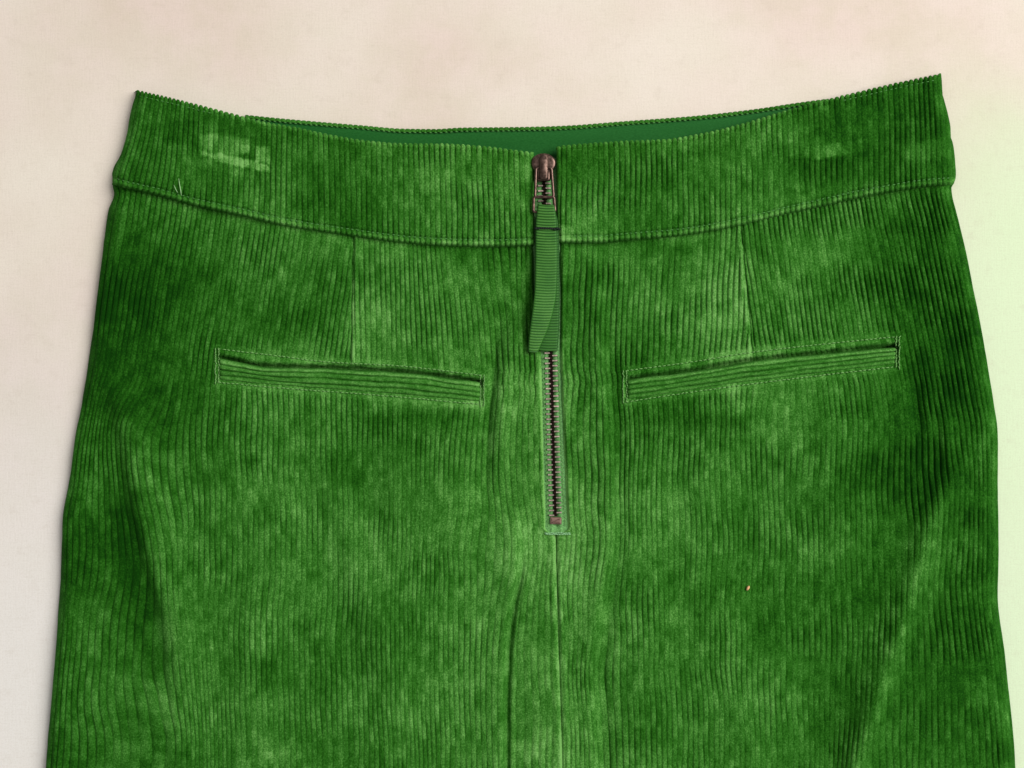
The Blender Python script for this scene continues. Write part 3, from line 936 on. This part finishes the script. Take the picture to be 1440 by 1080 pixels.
def zip_stitch():
    # pale seam along both sides of the opening and the bar across its foot
    zp = lambda a, b: z_panel(a, b)
    ys = np.linspace(500, 744, 200)
    zl = lambda a, b: np.interp(b, ZY, ZZ) + 0.55
    for off, side, sd in ((2.2, ZIPL, 31), (-2.2, ZIPR, 32)):
        stitches("zip_stitching", M_PALE, zipper, np.stack([her(side, ys) + off, ys], 1), 5.2, 4.0, 0.16, zl, 0.1, sd, 0.2)
    rng = np.random.default_rng(33)
    mb = MB()
    for r in range(2):
        xx = 765.5 + r
        while xx < 801:
            L = rng.uniform(3.5, 5.5)
            xs = np.array([xx, xx + L / 2, xx + L]); yy = 749.6 + 1.6 * r + rng.normal(0, .35, 3)
            zz = z_panel(xs, yy + 8).max() + np.array([-.1, .25, -.1]) + 0.6
            mb.tube(np.stack(W(xs, yy, zz), -1), [0.00018, 0.00027, 0.00018], 5)
            xx += L * .8
    b = mb.build("bar_tack", mat_thread("pale_bar_thread", (0.28, 0.55, 0.27)), zipper); b["kind"] = "stuff"
zip_stitch()

# ------------------------------------------------------------------ ribbon pull
def ribbon():
    def strip(name, L, R, y0, y1, zl, zr, parent, seed, tint=0.0, rib=3.85):
        ny = int((y1 - y0) / 0.55); nx = 26
        v = np.linspace(0, 1, ny)[:, None]; s = np.linspace(0, 1, nx)[None, :]
        yl = y0 + v * (y1 - y0)
        xl = her(L, yl); xr = her(R, yl)
        x = xl + s * (xr - xl)
        sk = 1.6 * np.sin(np.pi * s) * 0.5 + 0.8 * s
        y = yl + sk + 0.5 * (vnoise(x / 14, yl / 30, seed) - 0.5)
        za = her(zl, yl); zb = her(zr, yl)
        z = za + s * (zb - za) + 0.25 * np.sin(np.pi * s)
        ph = yl / rib + 0.04 * (vnoise(x / 9, yl / 12, seed + 1) - .5)
        edge = np.minimum(s, 1 - s) * (xr - xl)
        rel = wale(ph) * sst(0.4, 1.8, edge)
        z = z + 0.55 * (rel - 0.6)
        nap_shade = 0.34 + tint + 0.75 * (rel - 0.6) + 0.25 * (1 - sst(0.6, 2.0, edge)) + 0.25 * (fbm(x / 18, yl / 25, seed + 2, 2) - 0.5)  # shade between the ribs put into the ribbon colour
        o = grid_obj(name, stack(x, y, z), nap_shade, M_RIB, parent)
        fix_normals_up(o)
        sol = o.modifiers.new("thickness", 'SOLIDIFY'); sol.thickness = 0.00045; sol.offset = -1
        return o
    under = strip("pull_ribbon", [(288, 757), (320, 757), (400, 757), (450, 757), (493, 756)],
                  [(288, 777), (312, 785), (340, 786.3), (400, 786.8), (450, 786.5), (493, 784)], 291, 492.5,
                  [(291, 11.2), (330, 11.2), (400, 11.4), (493, 9.9)], [(291, 11.2), (330, 11.0), (400, 10.4), (493, 9.8)], skirt, 301, -0.20)
    over = strip("ribbon_top_leg", [(286, 756.5), (292, 755.5), (300, 754.5), (314, 753.2), (360, 752.6), (400, 752), (430, 749.5), (455, 746), (480, 743.3), (494, 742.4)],
                 [(286, 779), (292, 780.5), (300, 781.7), (314, 783), (360, 783.8), (400, 783.2), (418, 781.8), (440, 777.5), (460, 771.5), (480, 763), (494, 757)], 287, 493.5,
                 [(287, 12.4), (294, 12.9), (310, 12.3), (340, 12.1), (400, 13.0), (440, 14.6), (494, 11.6)], [(287, 12.4), (294, 12.9), (310, 12.3), (340, 12.1), (400, 12.2), (440, 12.6), (494, 10.6)], under, 311)
    # black bar of thread sewn across
    rng = np.random.default_rng(41)
    mb = MB(); xx = 751.0
    while xx < 785:
        L = rng.uniform(4, 6)
        xs = np.array([xx, xx + L / 2, xx + L]); ys = 321.2 + 0.02 * (xs - 752) + 0.9 * np.sin((xs - 751) / 34 * math.pi) * -0.4 + rng.normal(0, .5, 3)
        zz = np.array([12.45, 12.85, 12.45])
        mb.tube(np.stack(W(xs, ys, zz), -1), [0.0004, 0.0006, 0.0004], 6)
        xx += L * .62
    b = mb.build("bar_stitch", M_BLACK, under); b["kind"] = "stuff"
    b["label"] = "black thread sewn across the green ribbon"
ribbon()

# ------------------------------------------------------------------ bits lying on the cloth
def lint(px, py, label, name, category, material, pts, r, zf):
    mb = MB()
    P = []
    for dx, dy, dz in pts:
        z = float(zf(np.array([px + dx]), np.array([py + dy]))[0]) + dz
        P.append(np.array(W(px + dx, py + dy, z)))
    mb.tube(P, r, 6)
    o = mb.build(name, material)
    o["label"] = label; o["category"] = category
    return o
M_LINT = mat_thread("orange_lint", (0.75, 0.42, 0.20))
M_FIB = mat_thread("pale_fibre", (0.34, 0.58, 0.26))
lint(1052, 827, "tiny orange lint fleck on the lower right of the green skirt", "lint_fleck", "lint", M_LINT,
     [(-1.6, 3.2, .55), (-.8, 1.4, .8), (.4, -.8, .85), (1.5, -3, .6)], [0.0003, 0.0006, 0.0007, 0.0003], z_panel)
lint(253, 262, "long pale loose fibre on the waistband just above its left seam", "loose_fibre", "fibre", M_FIB,
     [(2.0, 13, .6), (1.2, 6, .85), (-.6, -3, .9), (-1.6, -11, .7)], [0.00012, 0.0002, 0.00018, 0.0001], z_band)
lint(247, 266, "short pale loose fibre beside the longer one above the waistband seam", "loose_fibre", "fibre", M_FIB,
     [(3, 5, .6), (0, 0, .85), (-2.5, -6, .6)], [0.0001, 0.00016, 0.0001], z_band)
